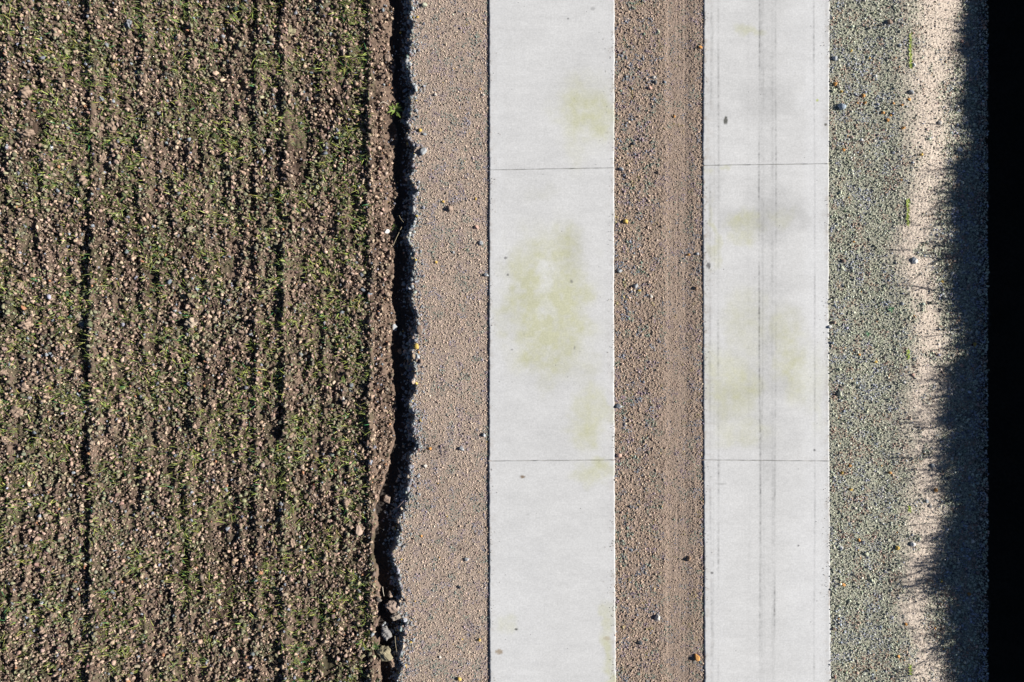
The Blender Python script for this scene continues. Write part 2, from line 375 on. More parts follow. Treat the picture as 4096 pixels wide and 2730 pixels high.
def edge(key, seed):
    a, b = EDGE[key]
    return lambda Y: DX(np.interp(784 - Y * 286.1, a, b)) + (vn(Y, 0, .09, seed) - .5) * .004 + (vn(Y, 0, .015, seed + 1) - .5) * .0035
def slab2(kl, kr, t0, t1, b0, b1, seed, label):
    """joint lines in overview px: top (t0 at left, t1 at right), bottom (b0, b1)"""
    g = .0022
    jl = lambda a, b, s: (lambda U: DY(a + (b - a) * U) + s)
    u0 = float(edge(kl, 501)(np.array([0.]))[0]); u1 = float(edge(kr, 505)(np.array([0.]))[0])
    st = .0065; n = u1 - u0
    u = np.concatenate([[0, 0, .0025, .007], np.arange(.012, .9885, st / n), [.993, .9975, 1, 1]])
    dz = np.zeros(len(u)); dz[0] = dz[-1] = -.158; dz[1] = dz[-2] = -.005; dz[2] = dz[-3] = -.0015
    yt = jl(t0, t1, -g); yb = jl(b0, b1, g); Ly = float(yt(.5) - yb(.5))
    v = np.concatenate([[0, 0, .0008], np.arange(.003, .9975, st / Ly), [.9992, 1, 1]])
    dv = np.zeros(len(v)); dv[0] = dv[-1] = -.158; dv[1] = dv[-2] = -.002
    U, V = np.meshgrid(u, v)
    jw = (vn(U * n, 0, .05, seed + 7) - .5) * .002
    Y = yb(U) + (yt(U) - yb(U)) * V + jw
    X = edge(kl, 501)(Y) * (1 - U) + edge(kr, 505)(Y) * U
    Z = np.maximum(dz[None, :] + dv[:, None], -.158) + (fbm(X, Y, .4, 41, 3) - .5) * .002
    return grid('concrete_slab', X, Y, Z, M_conc, conc_col(X, Y), label=label, category='concrete slab')
slab2('L', 'LR', -290, -294, 391, 386, 1, 'concrete slab at the top of the left strip, pale green stain near its lower right edge')
slab2('L', 'LR', 391, 386, 1060, 1057.5, 2, 'middle concrete slab of the left strip with a large yellowish green stain in its centre')
slab2('L', 'LR', 1060, 1057.5, 1730, 1728, 3, 'concrete slab at the bottom of the left strip with two small brown spots near its left edge')
slab2('R', 'RR', -290, -292, 380.5, 376.5, 4, 'concrete slab at the top of the right strip, dark tyre lines and one dark smudge left of them')
slab2('R', 'RR', 380.5, 376.5, 1057.5, 1060, 5, 'middle concrete slab of the right strip, tyre lines crossing a grey patch and green stains')
slab2('R', 'RR', 1057.5, 1060, 1728, 1732, 6, 'concrete slab at the bottom of the right strip, pale and clean apart from dotted tyre lines')

# ------------------------------------------------------------------ rock shapes
def ico(sub):
    t = (1 + 5 ** .5) / 2
    v = [(-1, t, 0), (1, t, 0), (-1, -t, 0), (1, -t, 0), (0, -1, t), (0, 1, t), (0, -1, -t), (0, 1, -t), (t, 0, -1), (t, 0, 1), (-t, 0, -1), (-t, 0, 1)]
    f = [(0, 11, 5), (0, 5, 1), (0, 1, 7), (0, 7, 10), (0, 10, 11), (1, 5, 9), (5, 11, 4), (11, 10, 2), (10, 7, 6), (7, 1, 8),
         (3, 9, 4), (3, 4, 2), (3, 2, 6), (3, 6, 8), (3, 8, 9), (4, 9, 5), (2, 4, 11), (6, 2, 10), (8, 6, 7), (9, 8, 1)]
    v = [Vector(p).normalized() for p in v]
    for _ in range(sub):
        c = {}; nf = []
        def mid(a, b):
            k = (min(a, b), max(a, b))
            if k not in c: c[k] = len(v); v.append(((v[a] + v[b]) / 2).normalized())
            return c[k]
        for a, b, d in f:
            e, g, h = mid(a, b), mid(b, d), mid(d, a); nf += [(a, e, h), (b, g, e), (d, h, g), (e, g, h)]
        f = nf
    return np.array([list(p) for p in v]), np.array(f)
def rock(sub, seed, angular=.5, rough=.12):
    """rounded lump cut by random planes (angular) with fine bumps"""
    r = np.random.default_rng(seed); v, f = ico(sub); p = v.copy()
    rad = np.ones(len(v))
    for _ in range(9):
        n = r.normal(size=3); n /= np.linalg.norm(n); d = 1 - angular * r.uniform(.15, .65)
        q = v @ n; rad = np.minimum(rad, np.where(q > 1e-3, d / np.maximum(q, 1e-3), 9))
    for k in range(5):
        n = r.normal(size=3) * (2 + k * 1.6); rad = rad * (1 + rough * .5 * np.sin(v @ n + r.uniform(0, 6)) / (1 + k * .3))
    rad = rad * (1 + rough * .5 * (r.random(len(v)) - .5))
    return p * rad[:, None], f
def scatter(name, mat, P, S, col, variants, flat=(.6, 1.), elong=(.75, 1.3), sink=.25, smooth=True, **props):
    """one mesh of many randomly turned stones. P Nx3 centres on the ground, S radii, col Nx3"""
    n = len(P); vv = []; ff = []; cc = []; off = 0
    which = rng.integers(0, len(variants), n)
    for k, (bv, bf) in enumerate(variants):
        idx = np.where(which == k)[0]; m = len(idx)
        if m == 0: continue
        q = rng.normal(size=(m, 4)); q /= np.linalg.norm(q, axis=1)[:, None]
        w_, x, y, z = q.T
        R = np.stack([1 - 2 * (y * y + z * z), 2 * (x * y - z * w_), 2 * (x * z + y * w_), 2 * (x * y + z * w_), 1 - 2 * (x * x + z * z), 2 * (y * z - x * w_),
                      2 * (x * z - y * w_), 2 * (y * z + x * w_), 1 - 2 * (x * x + y * y)], -1).reshape(m, 3, 3)
        e = np.stack([rng.uniform(*elong, m), rng.uniform(.8, 1.1, m), rng.uniform(.7, 1.0, m)], -1)
        p = np.einsum('mij,mvj->mvi', R, bv[None] * e[:, None, :])
        fl = rng.uniform(*flat, m)
        p[:, :, 2] *= fl[:, None]
        p = p * S[idx, None, None] + P[idx][:, None, :]
        p[:, :, 2] += (S[idx] * fl * (1 - 2 * sink))[:, None]
        vv.append(p.reshape(-1, 3)); ff.append((bf[None] + (np.arange(m) * len(bv))[:, None, None]).reshape(-1, 3) + off)
        cc.append(np.repeat(col[idx], len(bv), 0)); off += m * len(bv)
    return link(name, raw_mesh(name, np.concatenate(vv), np.concatenate(ff), np.concatenate(cc), smooth), mat, **props)
V12 = [rock(0, s, .5, .25) for s in range(10)]
V42 = [rock(1, 40 + s, .72, .42) for s in range(14)]
def jit(c, n, a=.12, b=.04):
    return np.clip(np.broadcast_to(c, (n, 3)) * (1 + rng.normal(0, a, (n, 1)) + rng.normal(0, b, (n, 3))), .01, .8)
YM = 2.98

# ---- soil crumbs of the field
def crumbs(name, n, r0, sg, lo, hi, lift, variants, elong=(.75, 1.5)):
    x = rng.uniform(-4.75, -.94, n); y = rng.uniform(-YM, YM, n)
    sm = fbm(x * 1.6, y * .55, .16, 401, 2)
    bank = (x > float(DX(860, -.08))) & (trench_x(y) > float(DX(886, -.09)))
    keep = (x < trench_x(y) - .004) & (rng.random(n) > sst(.66, .76, sm) * .7) & (~bank | (rng.random(n) < .9))
    x, y = x[keep], y[keep]; n = len(x); bank = bank[keep]
    S = np.clip(r0 * np.exp(rng.normal(0, sg, n)), lo, hi) * np.where(bank, .92, 1)
    gt = fbm(x, y, .14, 405, 3)
    c = jit(C(.345, .252, .187), n, .25, .04)
    dark = rng.random(n) < .5; c[dark] *= .42
    ol = (rng.random(n) < sst(.44, .62, gt) * .55) & ~bank; c[ol] = jit(C(.185, .175, .108), int(ol.sum()), .35, .06)
    red = rng.random(n) < .006; c[red] = jit(C(.36, .18, .10), int(red.sum()), .1)
    gr = rng.random(n) < .035; c[gr] = jit(C(.2, .21, .23), int(gr.sum()), .25)
    z = field_h(x, y) + micro(x, y) * .75 + lift * rng.random(n) ** 1.5
    return scatter(name, M_clods, np.stack([x, y, z], -1), S, c, variants, flat=(.7, 1.05), elong=elong, sink=.15, kind='stuff')
crumbs('soil_crumbs', 60000, .0081, .40, .005, .0185, .016, V42)
crumbs('fine_soil_crumbs', 64000, .0048, .3, .003, .007, .006, V12)

# ---- gravel on the left verge
n = 62000
x = rng.uniform(-1.1, X1L - .003, n); y = rng.uniform(-YM, YM, n)
u = (x - crest_x(y)) / (trench_x(y) - crest_x(y)); k = u < .1
x, y = x[k], y[k]; n = len(x)
c = jit(C(.50, .40, .315), n, .28, .035)
for sd, cc, th in ((411, C(.30, .29, .33), .68), (413, C(.25, .28, .24), .66), (415, C(.33, .27, .29), .70)):
    b = (fbm(x, y, .07, sd, 2) > th) & (rng.random(n) < .8); c[b] = jit(cc, int(b.sum()), .15)
d = rng.random(n) < .09; c[d] = jit(C(.15, .12, .105), int(d.sum()), .2)
for a_, b_, r_ in ((985, 1020, 34), (1015, 1045, 18), (1060, 1262, 16), (1035, 470, 8)): c = c * (1 - .55 * np.exp(-(((x - float(DX(a_))) / (r_ / 286.)) ** 2 + ((y - float(DY(b_))) / (r_ * .6 / 286.)) ** 2)))[:, None]
yl = rng.random(n) < .002; c[yl] = jit(C(.5, .33, .08), int(yl.sum()), .1)
scatter('verge_gravel', M_grain, np.stack([x, y, left_h(x, y)], -1), np.clip(.0035 * np.exp(rng.normal(0, .3, n)), .002, .009), c, V12, flat=(.55, .95), sink=.2, kind='stuff')
# ---- coarse crushed stone down the trench side
n = 7500
y = rng.uniform(-YM, YM, n); u = np.clip(rng.normal(.04, .28, n), -.4, 1.1)
dens = rng.random(n) < .35 + .9 * vn(y, 0, .25, 421); y, u = y[dens], u[dens]; n = len(y)
x = crest_x(y) + (trench_x(y) - crest_x(y)) * u
S = np.clip(.0072 * np.exp(rng.normal(0, .45, n)), .003, .021) * np.where(u < -.1, .7, 1)
c = jit(C(.24, .25, .255), n, .3, .05); b = rng.random(n) < .15; c[b] = jit(C(.36, .28, .21), int(b.sum()), .2)
b = rng.random(n) < .012; c[b] = jit(C(.5, .36, .1), int(b.sum()), .1)
scatter('crushed_stone', M_grain, np.stack([x, y, np.where(x > trench_x(y), left_h(x, y), field_h(x, y))], -1), S, c, [rock(1, 80 + s, .8, .1) for s in range(8)], flat=(.6, .95), sink=.2, smooth=False, kind='stuff')
# ---- grit of the median
n = 60000
x = rng.uniform(X1R + .002, X2L - .002, n); y = rng.uniform(-YM, YM, n)
tr = sst(TR0 - .09, TR0 + .05, x) * (1 - sst(TR1 - .06, TR1 + .06, x)) * (.6 + .4 * vn(y, 0, .3, 439))
k = rng.random(n) > .5 * tr; x, y, tr = x[k], y[k], tr[k]; n = len(x)
coarse = np.maximum(sst(.45, .25, x - X1R), .6 * sst(X2L - .1, X2L, x)) * (1 - tr)
S = np.clip(.0033 * np.exp(rng.normal(0, 1, n) * (.26 + .16 * coarse)) * (1 + .35 * coarse * rng.random(n) ** 2), .002, .012)
c = jit(C(.41, .315, .24), n, .24, .03)
for sd, cc, th in ((431, C(.22, .24, .28), .66), (433, C(.22, .26, .21), .66), (435, C(.29, .23, .26), .69), (437, C(.36, .29, .16), .78)):
    b = (fbm(x, y, .06, sd, 2) > th) & (rng.random(n) < .75); c[b] = jit(cc, int(b.sum()), .18)
d = rng.random(n) < .05; c[d] = jit(C(.16, .15, .14), int(d.sum()), .25)
d = rng.random(n) < .08; c[d] = jit(C(.46, .37, .30), int(d.sum()), .1)
scatter('median_grit', M_grain, np.stack([x, y, gap_h(x, y)], -1), S, c, V12, flat=(.5, .95), sink=.27, kind='stuff')
# ---- crushed gravel of the right shoulder
n = 96000
x = rng.uniform(X2R + .002, DCX + .03, n); y = rng.uniform(-YM, YM, n)
pw = pale_w(x, y); k = rng.random(n) > .6 * np.clip(pw, 0, 1); x, y, pw = x[k], y[k], pw[k]; n = len(x)
S = np.clip(.0038 * np.exp(rng.normal(0, .36, n)), .002, .014) * (1 - .45 * pw) * (1 + .35 * sst(float(DX(2080)), float(DX(2130)), x))
c = jit(C(.475, .485, .375), n, .30, .04)
for sd, cc, th, pr in ((441, C(.38, .395, .445), .55, .7), (443, C(.45, .33, .255), .60, .7)):
    b = (fbm(x, y, .075, sd, 3) > th) & (rng.random(n) < pr); c[b] = jit(cc, int(b.sum()), .22)
d = rng.random(n) < .16; c[d] = jit(C(.16, .16, .15), int(d.sum()), .25)
d = rng.random(n) < .12; c[d] = jit(C(.62, .61, .52), int(d.sum()), .1)
d = rng.random(n) < .003; c[d] = jit(C(.55, .28, .07), int(d.sum()), .1)
b = rng.random(n) < pw * .8; c[b] = jit(C(.58, .51, .43), int(b.sum()), .18)
scatter('shoulder_gravel', M_grain, np.stack([x, y, right_h(x, y)], -1), S, c, V12, flat=(.6, 1.), sink=.12, kind='stuff')

# ---- grains kicked onto the slabs
n = 1500
e_ = rng.integers(0, 4, n); off = np.abs(rng.exponential(.022, n)); sg_ = np.array([1, -1, 1, -1])[e_]
x = np.array([X1L, X1R, X2L, X2R])[e_] + sg_ * (off + .003); y = rng.uniform(-YM, YM, n)
k = vn(y, e_ * 5.1, .22, 471) > .45; x, y = x[k], y[k]; n = len(x)
scatter('loose_grit', M_grain, np.stack([x, y, np.full(n, .0005)], -1), rng.uniform(.0013, .0032, n), jit(C(.30, .25, .20), n, .3, .05), V12, flat=(.6, 1.), sink=.05, kind='stuff')

# ------------------------------------------------------------------ grass
def blades(name, mat, root, direc, length, width, bend, col, seg=4, **props):
    """curved tapering blades: root Nx3, direc Nx3 unit, bend = droop metres"""
    n = len(root); t = np.linspace(0, 1, seg + 1)
    cen = root[:, None] + direc[:, None] * (length[:, None] * t)[..., None]
    cen[:, :, 2] -= bend[:, None] * t ** 2
    side = np.stack([-direc[:, 1], direc[:, 0], rng.normal(0, .4, n)], -1); side /= np.linalg.norm(side, axis=1)[:, None] + 1e-6
    wd = width[:, None] * np.array([.7, 1, .9, .6, .12][:seg + 1])
    A = cen - side[:, None] * wd[..., None] / 2; B = cen + side[:, None] * wd[..., None] / 2
    v = np.stack([A, B], 2).reshape(-1, 3); base = np.arange(n)[:, None] * (2 * (seg + 1)); s = np.arange(seg) * 2
    f = np.stack([base + s, base + s + 1, base + s + 3, base + s + 2], -1).reshape(-1, 4)
    return link(name, raw_mesh(name, v, f, np.repeat(col, 2 * (seg + 1), 0)), mat, **props)
nt_ = 21000
x = rng.uniform(-4.7, float(DX(856, -.08)), nt_); y = rng.uniform(-YM, YM, nt_)
rowp = np.zeros(nt_)
for d, A in ROWS: rowp = np.maximum(rowp, np.exp(-((x - float(DX(d - 14, -.08))) / .05) ** 2))
k = rng.random(nt_) < (.35 + .65 * rowp) * sst(.36, .62, fbm(x, y, .22, 451, 3)) * 1.3
x, y = x[k], y[k]
m = rng.integers(1, 5, len(x)); X = np.repeat(x, m); Y = np.repeat(y, m); n = len(X)
X = X + rng.normal(0, .009, n); Y = Y + rng.normal(0, .009, n)
main = np.repeat(rng.normal(-.25, .6, len(x)), m) + rng.normal(0, .35, n)
main = np.where(rng.random(n) < .38, main + math.pi, main)
el = rng.uniform(.25, 1.0, n); D = np.stack([np.cos(main) * np.cos(el), np.sin(main) * np.cos(el), np.sin(el)], -1)
L_ = np.clip(rng.normal(.056, .016, n), .025, .10)
c = jit(C(.14, .185, .05), n, .25, .08); b = rng.random(n) < .35; c[b] = jit(C(.34, .37, .09), int(b.sum()), .2, .08)
b = rng.random(n) < .04; c[b] = jit(C(.05, .20, .07), int(b.sum()), .2)
blades('seedling_grass', M_grass, np.stack([X, Y, field_h(X, Y) + .026], -1), D, L_, rng.uniform(.0022, .0038, n), L_ * .25, c, kind='stuff')
# tiny low weeds that green the furrows
n = 22000
x = rng.uniform(-4.7, float(DX(856, -.08)), n); y = rng.uniform(-YM, YM, n)
k = rng.random(n) < sst(.36, .58, fbm(x, y, .13, 405, 3)); x, y = x[k], y[k]; n = len(x)
a = rng.uniform(0, 6.283, n); el = rng.uniform(.1, .7, n)
D = np.stack([np.cos(a) * np.cos(el), np.sin(a) * np.cos(el), np.sin(el)], -1); L_ = rng.uniform(.008, .024, n)
blades('low_weeds', M_grass, np.stack([x, y, field_h(x, y) + .022], -1), D, L_, rng.uniform(.003, .006, n), L_ * .3, jit(C(.09, .12, .038), n, .35, .08), kind='stuff')

# tall dry grass on the ditch's far bank (throws the feathery shadow)
_sy = [-200, 0, 100, 200, 330, 400, 600, 700, 790, 815, 860, 1000, 1100, 1165, 1230, 1300, 1430, 1500, 1568, 1800]
_sx = [2222, 2232, 2212, 2225, 2222, 2165, 2128, 2118, 2150, 2205, 2112, 2110, 2095, 2180, 2098, 2090, 2072, 2145, 2160, 2130]
npl = 900
py_ = rng.uniform(-3.8, 4.0, npl); px_ = rng.uniform(5.05, 5.6, npl); ph = rng.uniform(.42, .98, npl) * (.55 + .6 * fbm(py_, py_ * 0, .22, 467, 3)) * 1.12
pi = rng.integers(0, npl, 30000); n = len(pi)
y = py_[pi] + rng.normal(0, .025, n); x = px_[pi] + rng.normal(0, .03, n)
xs = DX(np.interp(784 - (y - .13) * 286.1, _sy, _sx)); bz = ditch_h(x, y)
need = np.clip((x - xs) * math.tan(SUN_EL) - bz, .06, .9)
L_ = need * ph[pi] * np.exp(rng.normal(-.12, .22, n)) * 1.08
a = rng.uniform(0, 6.283, n); el = rng.uniform(.85, 1.5, n)
D = np.stack([np.cos(a) * np.cos(el), np.sin(a) * np.cos(el), np.sin(el)], -1)
blades('tall_grass', M_grass, np.stack([x, y, bz - .02], -1), D, L_, rng.uniform(.004, .008, n), L_ * .1, jit(C(.16, .16, .06), n, .25, .06), kind='stuff')

# taller forked stems standing along the front of the tall grass
nst = 900
nb_ = 95; yb_ = rng.uniform(-3.7, 3.9, nb_); xb_ = rng.uniform(4.76, 5.08, nb_); ob_ = rng.uniform(-.01, .28, nb_); ib_ = rng.integers(0, nb_, nst)
y0 = yb_[ib_] + rng.normal(0, .035, nst); x0 = xb_[ib_] + rng.normal(0, .03, nst); z0 = ditch_h(x0, y0) - .02
xs = DX(np.interp(784 - (y0 - .1) * 286.1, _sy, _sx)) + ob_[ib_] + rng.uniform(0, .12, nst)
hh = np.clip((x0 - xs) * math.tan(SUN_EL) - z0, .1, 1.4)
R0 = np.stack([x0, y0, z0], -1); a = rng.uniform(0, 6.283, nst); el = rng.uniform(1.0, 1.5, nst)
def dirv(a, el): return np.stack([np.cos(a) * np.cos(el), np.sin(a) * np.cos(el), np.sin(el)], -1)
D0 = dirv(a, el)
roots = [R0]; dirs = [D0]; lens = [hh]; wid = [np.full(nst, .011)]
for k in range(10):
    t = rng.uniform(.45, .97, nst); a = rng.uniform(0, 6.283, nst); el = rng.uniform(.1, 1.2, nst)
    r1 = R0 + D0 * (hh * t)[:, None]; d1 = dirv(a, el); l1 = hh * rng.uniform(.08, .22, nst)
    roots.append(r1); dirs.append(d1); lens.append(l1); wid.append(rng.uniform(.006, .011, nst))
    for j in range(3):
        t = rng.uniform(.3, 1., nst); a2 = a + rng.normal(0, .9, nst); e2 = el + rng.normal(0, .4, nst)
        roots.append(r1 + d1 * (l1 * t)[:, None]); dirs.append(dirv(a2, e2)); lens.append(l1 * rng.uniform(.25, .6, nst)); wid.append(rng.uniform(.004, .009, nst))
roots = np.concatenate(roots); dirs = np.concatenate(dirs); lens = np.concatenate(lens); wid = np.concatenate(wid)
blades('tall_weeds', M_grass, roots, dirs, lens, wid, lens * .12, jit(C(.15, .13, .06), len(roots), .2, .06), kind='stuff')

# ------------------------------------------------------------------ individual clods, stones, rocks
def rock_mesh(name, sub, seed, ang, rough, mat):
    v, f = rock(sub, seed, ang, rough); me = raw_mesh(name, v, f); me.materials.append(mat); return me
CL = [rock_mesh('soil_clod', 3, 200 + s, .6, .34, M_clod1) for s in range(12)]
ST = [rock_mesh('stone', 3, 300 + s, .75, .05, M_stone) for s in range(12)]
def place(kind, mes, px, py, dia, colr, label, cat, group=None, asp=1., rotz=None, flat=.8, jitter=.1, zoff=0.):
    gx, gy = SP(px, py); g = float(ground(np.array([gx]), np.array([gy]))[0])
    gx, gy = SP(px, py, g + .01); g = float(ground(np.array([gx]), np.array([gy]))[0])
    r = dia / 498 / 2 * 1.22
    o = bpy.data.objects.new(kind, random.choice(mes)); COL.objects.link(o)
    o.location = (gx, gy, g + r * flat * .45 + zoff)
    o.scale = (r * 1.12, r * 1.12 * asp, r * flat * 1.1)
    o.rotation_euler = (random.uniform(-.3, .3), random.uniform(-.3, .3), random.uniform(-.5, .5) if rotz is None else rotz)
    j = 1 + random.uniform(-jitter, jitter)
    o.color = (colr[0] * j, colr[1] * j, colr[2] * j, 1)
    o['label'] = label; o['category'] = cat
    if group: o['group'] = group
    return o
TAN = (.27, .20, .155); GRY = (.33, .345, .35); PAL = (.48, .45, .40); ORG = (.52, .26, .08); OCH = (.50, .34, .09); PNK = (.45, .29, .23)
BLU = (.28, .33, .38); DRK = (.09, .095, .10); OLV = (.38, .39, .29); BRN = (.26, .17, .11); WHT = (.62, .61, .58)
CLODS = """17 35 24;131 23 20;232 133 26;337 142 20;345 174 22;398 93 20;522 104 24 g;499 142 18;798 177 18;789 255 24;270 209 20 o;430 183 14 g;110 380 32;160 380 20;119 540 30;70 543 22 o;20 490 20;49 430 20;165 583 17;165 621 19;163 641 14 g;261 493 14 g;456 511 30;412 514 20;342 505 15;342 723 26;743 583 22;778 575 13;580 322 22;557 427 17;412 400 15 g;575 215 17;250 725 15;415 638 22;342 679 18 o;670 519 14;499 331 15;795 714 15;203 714 17;406 145 15;772 110 16;220 348 12 g;621 203 16
110 1302 26;316 1264 21 p;273 1299 20;334 1296 20 g;415 1400 30;775 1290 30 p;96 1548 32;154 1522 26;73 1647 34;221 1566 24;226 1612 22;279 1635 20;369 1601 17 p;23 1757 24;17 1490 26;313 1096 21;93 1142 26;55 1131 17;644 1746 17;534 1638 19;592 1612 18 p;499 1548 15;766 922 22 p;804 994 16 p;427 1264 20;290 1456 17;264 1450 15;322 1769 17;154 1763 17;46 1368 19;247 1392 20;464 1096 13;447 1133 13 p;119 1281 16;670 1104 15;223 1064 17;261 1006 17;638 1418 14;505 1769 15
158 1947 16;366 1952 16;615 1835 15;158 2074 15;203 2069 15;97 2035 16;325 2105 15;432 2166 18;249 2150 14;218 2257 16;97 2399 19;224 2455 22;178 2521 24;229 2608 17;20 2409 18;335 2369 13;386 2608 15;447 2521 16;732 2384 19;793 2653 17 p;534 2369 14;686 2110 14;112 2465 15;20 2674 15;152 2323 14
952 188 17;825 188 15;891 254 14;1166 244 17;1085 295 13;1313 117 20;1278 147 15;1162 129 25 o;1325 92 20;1270 31 14 g;1029 706 19;1054 605 15 g;978 557 13;1298 610 13;1440 340 14;1232 391 15 o;1270 388 15 p;1044 478 13;1272 147 14 g;907 930 17;1054 940 17;1283 920 18;1181 976 16;876 1364 14;988 1362 17;1115 1316 18;973 1667 13;1171 1748 20;1384 1687 17;912 1205 14 g;1227 1957 21;1125 1957 15 p;836 1840 15;1389 2003 26;1217 2323 17;1059 2308 13 p;1171 2171 22;1034 1967 13;1100 2516 13;1313 2547 13;1511 1835 21;1308 2287 15;1450 2623 17 o"""
cols = {'g': (.2, .21, .22), 'o': (.24, .215, .13), 'p': (.32, .26, .195), None: (.27, .197, .145)}
ORD = ['', 'second', 'third', 'fourth', 'fifth', 'sixth', 'seventh', 'eighth', 'ninth', 'tenth', 'eleventh', 'twelfth']
def zone_y(py):
    return ['by the top edge', 'above the upper joints', 'below the upper joints', 'between the joints', 'by the lower joints', 'by the bottom edge'][min(5, int(sum(py > t for t in (330, 670, 1000, 1550, 2150))))]
def finish(lst):
    """lst of (object, base label, px, py): look-alikes are ranked from the top"""
    d = {}
    for o, lab, px, py in lst: d.setdefault(lab, []).append((py, px, o))
    for lab, v in d.items():
        v.sort(key=lambda q: q[0]); k = len(v)
        for i, (_, _, o) in enumerate(v):
            if k == 1: o['label'] = lab
            elif i == 0: o['label'] = lab + ', topmost of these'
            elif i == k - 1: o['label'] = lab + ', lowest of these'
            elif i < 11: o['label'] = lab + ', %s one down' % ORD[i]
            else: o['label'] = lab
lst = []; used = []
NAME = {'g': 'grey', 'o': 'olive brown', 'p': 'pale buff', None: 'brown'}
for it in CLODS.replace('\n', ';').split(';'):
    q = it.split(); px, py, d = float(q[0]), float(q[1]), float(q[2]); k = q[3] if len(q) > 3 else None
    if d < 14.5 and k is None: d += .5
    o = place('soil_clod', CL, px, py, d * 1.12, cols[k], '', 'soil clod', 'large soil clods in the field', asp=random.uniform(.8, 1.15), flat=.9)
    used.append((px, py))
    size = 'very large' if d >= 26 else 'large' if d >= 19 else 'fist-sized' if d >= 16 else 'small'
    size = 'biggest' if d >= 34 else size
    col_ = ['far left in the field', 'left in the field', 'central in the field', 'right in the field'][sum(px > t for t in (250, 620, 1050))]
    lst.append((o, '%s %s clod %s, %s' % (size.replace('fist-sized', 'medium'), NAME[k], col_, zone_y(py)), px, py))
finish([(o, l, a, b) for o, l, a, b in lst])
cnt = 0
while cnt < 300 - len(used) - 5:
    px, py = random.uniform(5, 1480), random.uniform(5, 2725)
    if min((px - a) ** 2 + (py - b) ** 2 for a, b in used) < 45 ** 2: continue
    used.append((px, py)); cnt += 1
    place('soil_clod', CL, px, py, random.uniform(11.5, 14.), cols[None], 'small brown clod of dry soil lying among the green seedlings', 'soil clod', 'large soil clods in the field', asp=random.uniform(.8, 1.2), flat=.9)
    if cnt > 400: break

STONES = """1803 834 20 tan;1905 910 15 pink;1923 975 14 grey;1946 1100 15 grey;1815 1010 9 grey;1745 1050 9 ochre;1902 796 8 ochre;1773 807 9 ochre;1649 909 14 blue;1640 931 11 pale;1615 1138 12 grey
1680 1315 22 tan 1.6;1666 1388 17 ochre;1674 1409 9 orange;1670 1428 14 grey;1683 1447 16 tan;1600 1406 15 brown;1718 1796 13 orange;1848 1796 16 grey;1701 1866 12 pale;1936 1742 12 grey;1637 1742 14 olive;1683 1683 10 ochre;1877 1503 9 tan
1698 22 17 olive;1640 89 18 grey;1638 254 15 grey;1669 67 10 ochre;1633 67 9 orange;1616 272 9 olive;1680 520 11 ochre;1698 536 13 grey;1694 607 22 grey;1741 379 9 pale;1933 379 10 pale
1866 2239 14 grey;1838 2350 10 dark;1760 2630 10 pale;1838 2718 12 ochre;1917 2562 12 ochre;1684 2146 9 orange;1623 2400 15 tan;1594 2559 10 orange;1591 2392 14 grey
2632 127 13 olive;2614 308 14 pale;2621 328 13 dark;2600 352 13 pink;2802 190 14 orange;2697 464 10 orange;2632 690 15 tan;2487 676 14 grey;2503 887 16 ochre;2480 1083 17 grey;2543 1144 15 grey;2558 1163 10 ochre;2605 1185 11 pale;2786 1153 10 brown;2755 1019 10 orange;2790 1016 11 grey;2477 1625 20 grey;2477 1823 16 pink;2630 2472 20 pale;2560 2571 19 dark;2788 2631 19 orange;2519 2027 12 dark;2755 2237 15 brown;2535 575 11 dark;2660 328 9 blue
3367 426 24 blue;3560 88 19 tan;3342 335 14 orange;3454 382 12 orange;3461 412 10 orange;3576 413 9 orange;3611 420 8 orange;3639 397 10 orange;3533 451 9 orange;3552 480 11 orange;3615 512 11 orange;3376 598 11 orange;3688 618 11 ochre;3479 230 9 ochre;3406 201 9 ochre;3340 232 14 grey;3503 304 10 white;3447 560 11 white;3601 181 13 grey;3655 259 14 white;3871 179 18 tan;3849 165 12 pink;3842 598 16 white;3760 489 16 pale;3648 368 15 grey;3367 366 9 ochre
3657 1040 22 white;3376 1045 13 tan;3369 1076 15 olive;3407 1071 13 grey;3769 1129 11 ochre;3610 1214 13 grey;3322 1308 12 white;3358 1576 18 olive;3503 1449 12 ochre;3655 1502 12 pink;3438 1420 9 orange;3621 1531 10 white;3903 1379 12 ochre;3849 1462 14 pink;3336 1290 12 tan
3592 2193 13 ochre;3653 2177 16 white;3465 2217 17 olive;3366 2193 11 white;3374 2340 13 orange;3626 2499 11 orange;3796 2499 12 white;3717 2322 12 tan;3766 2325 12 ochre;3878 2378 12 orange;3333 2280 14 olive;3340 2708 11 pink;3338 2517 12 tan;3436 2162 11 orange;3595 2628 11 orange;3470 2684 12 dark;3836 2253 14 pale;3562 1893 11 orange;3744 1962 13 orange;3403 1958 13 ochre;3723 2025 15 pale;3732 1864 14 grey;3401 1864 11 orange;3369 1893 11 ochre;3709 2006 12 grey"""
CN = {'tan': (TAN, 'tan'), 'pink': (PNK, 'pinkish'), 'grey': (GRY, 'grey'), 'ochre': (OCH, 'ochre yellow'), 'blue': (BLU, 'blue grey'), 'pale': (PAL, 'pale'), 'orange': (ORG, 'orange'),
      'brown': (BRN, 'brown'), 'olive': (OLV, 'olive'), 'dark': (DRK, 'dark'), 'white': (WHT, 'whitish')}
lst = []
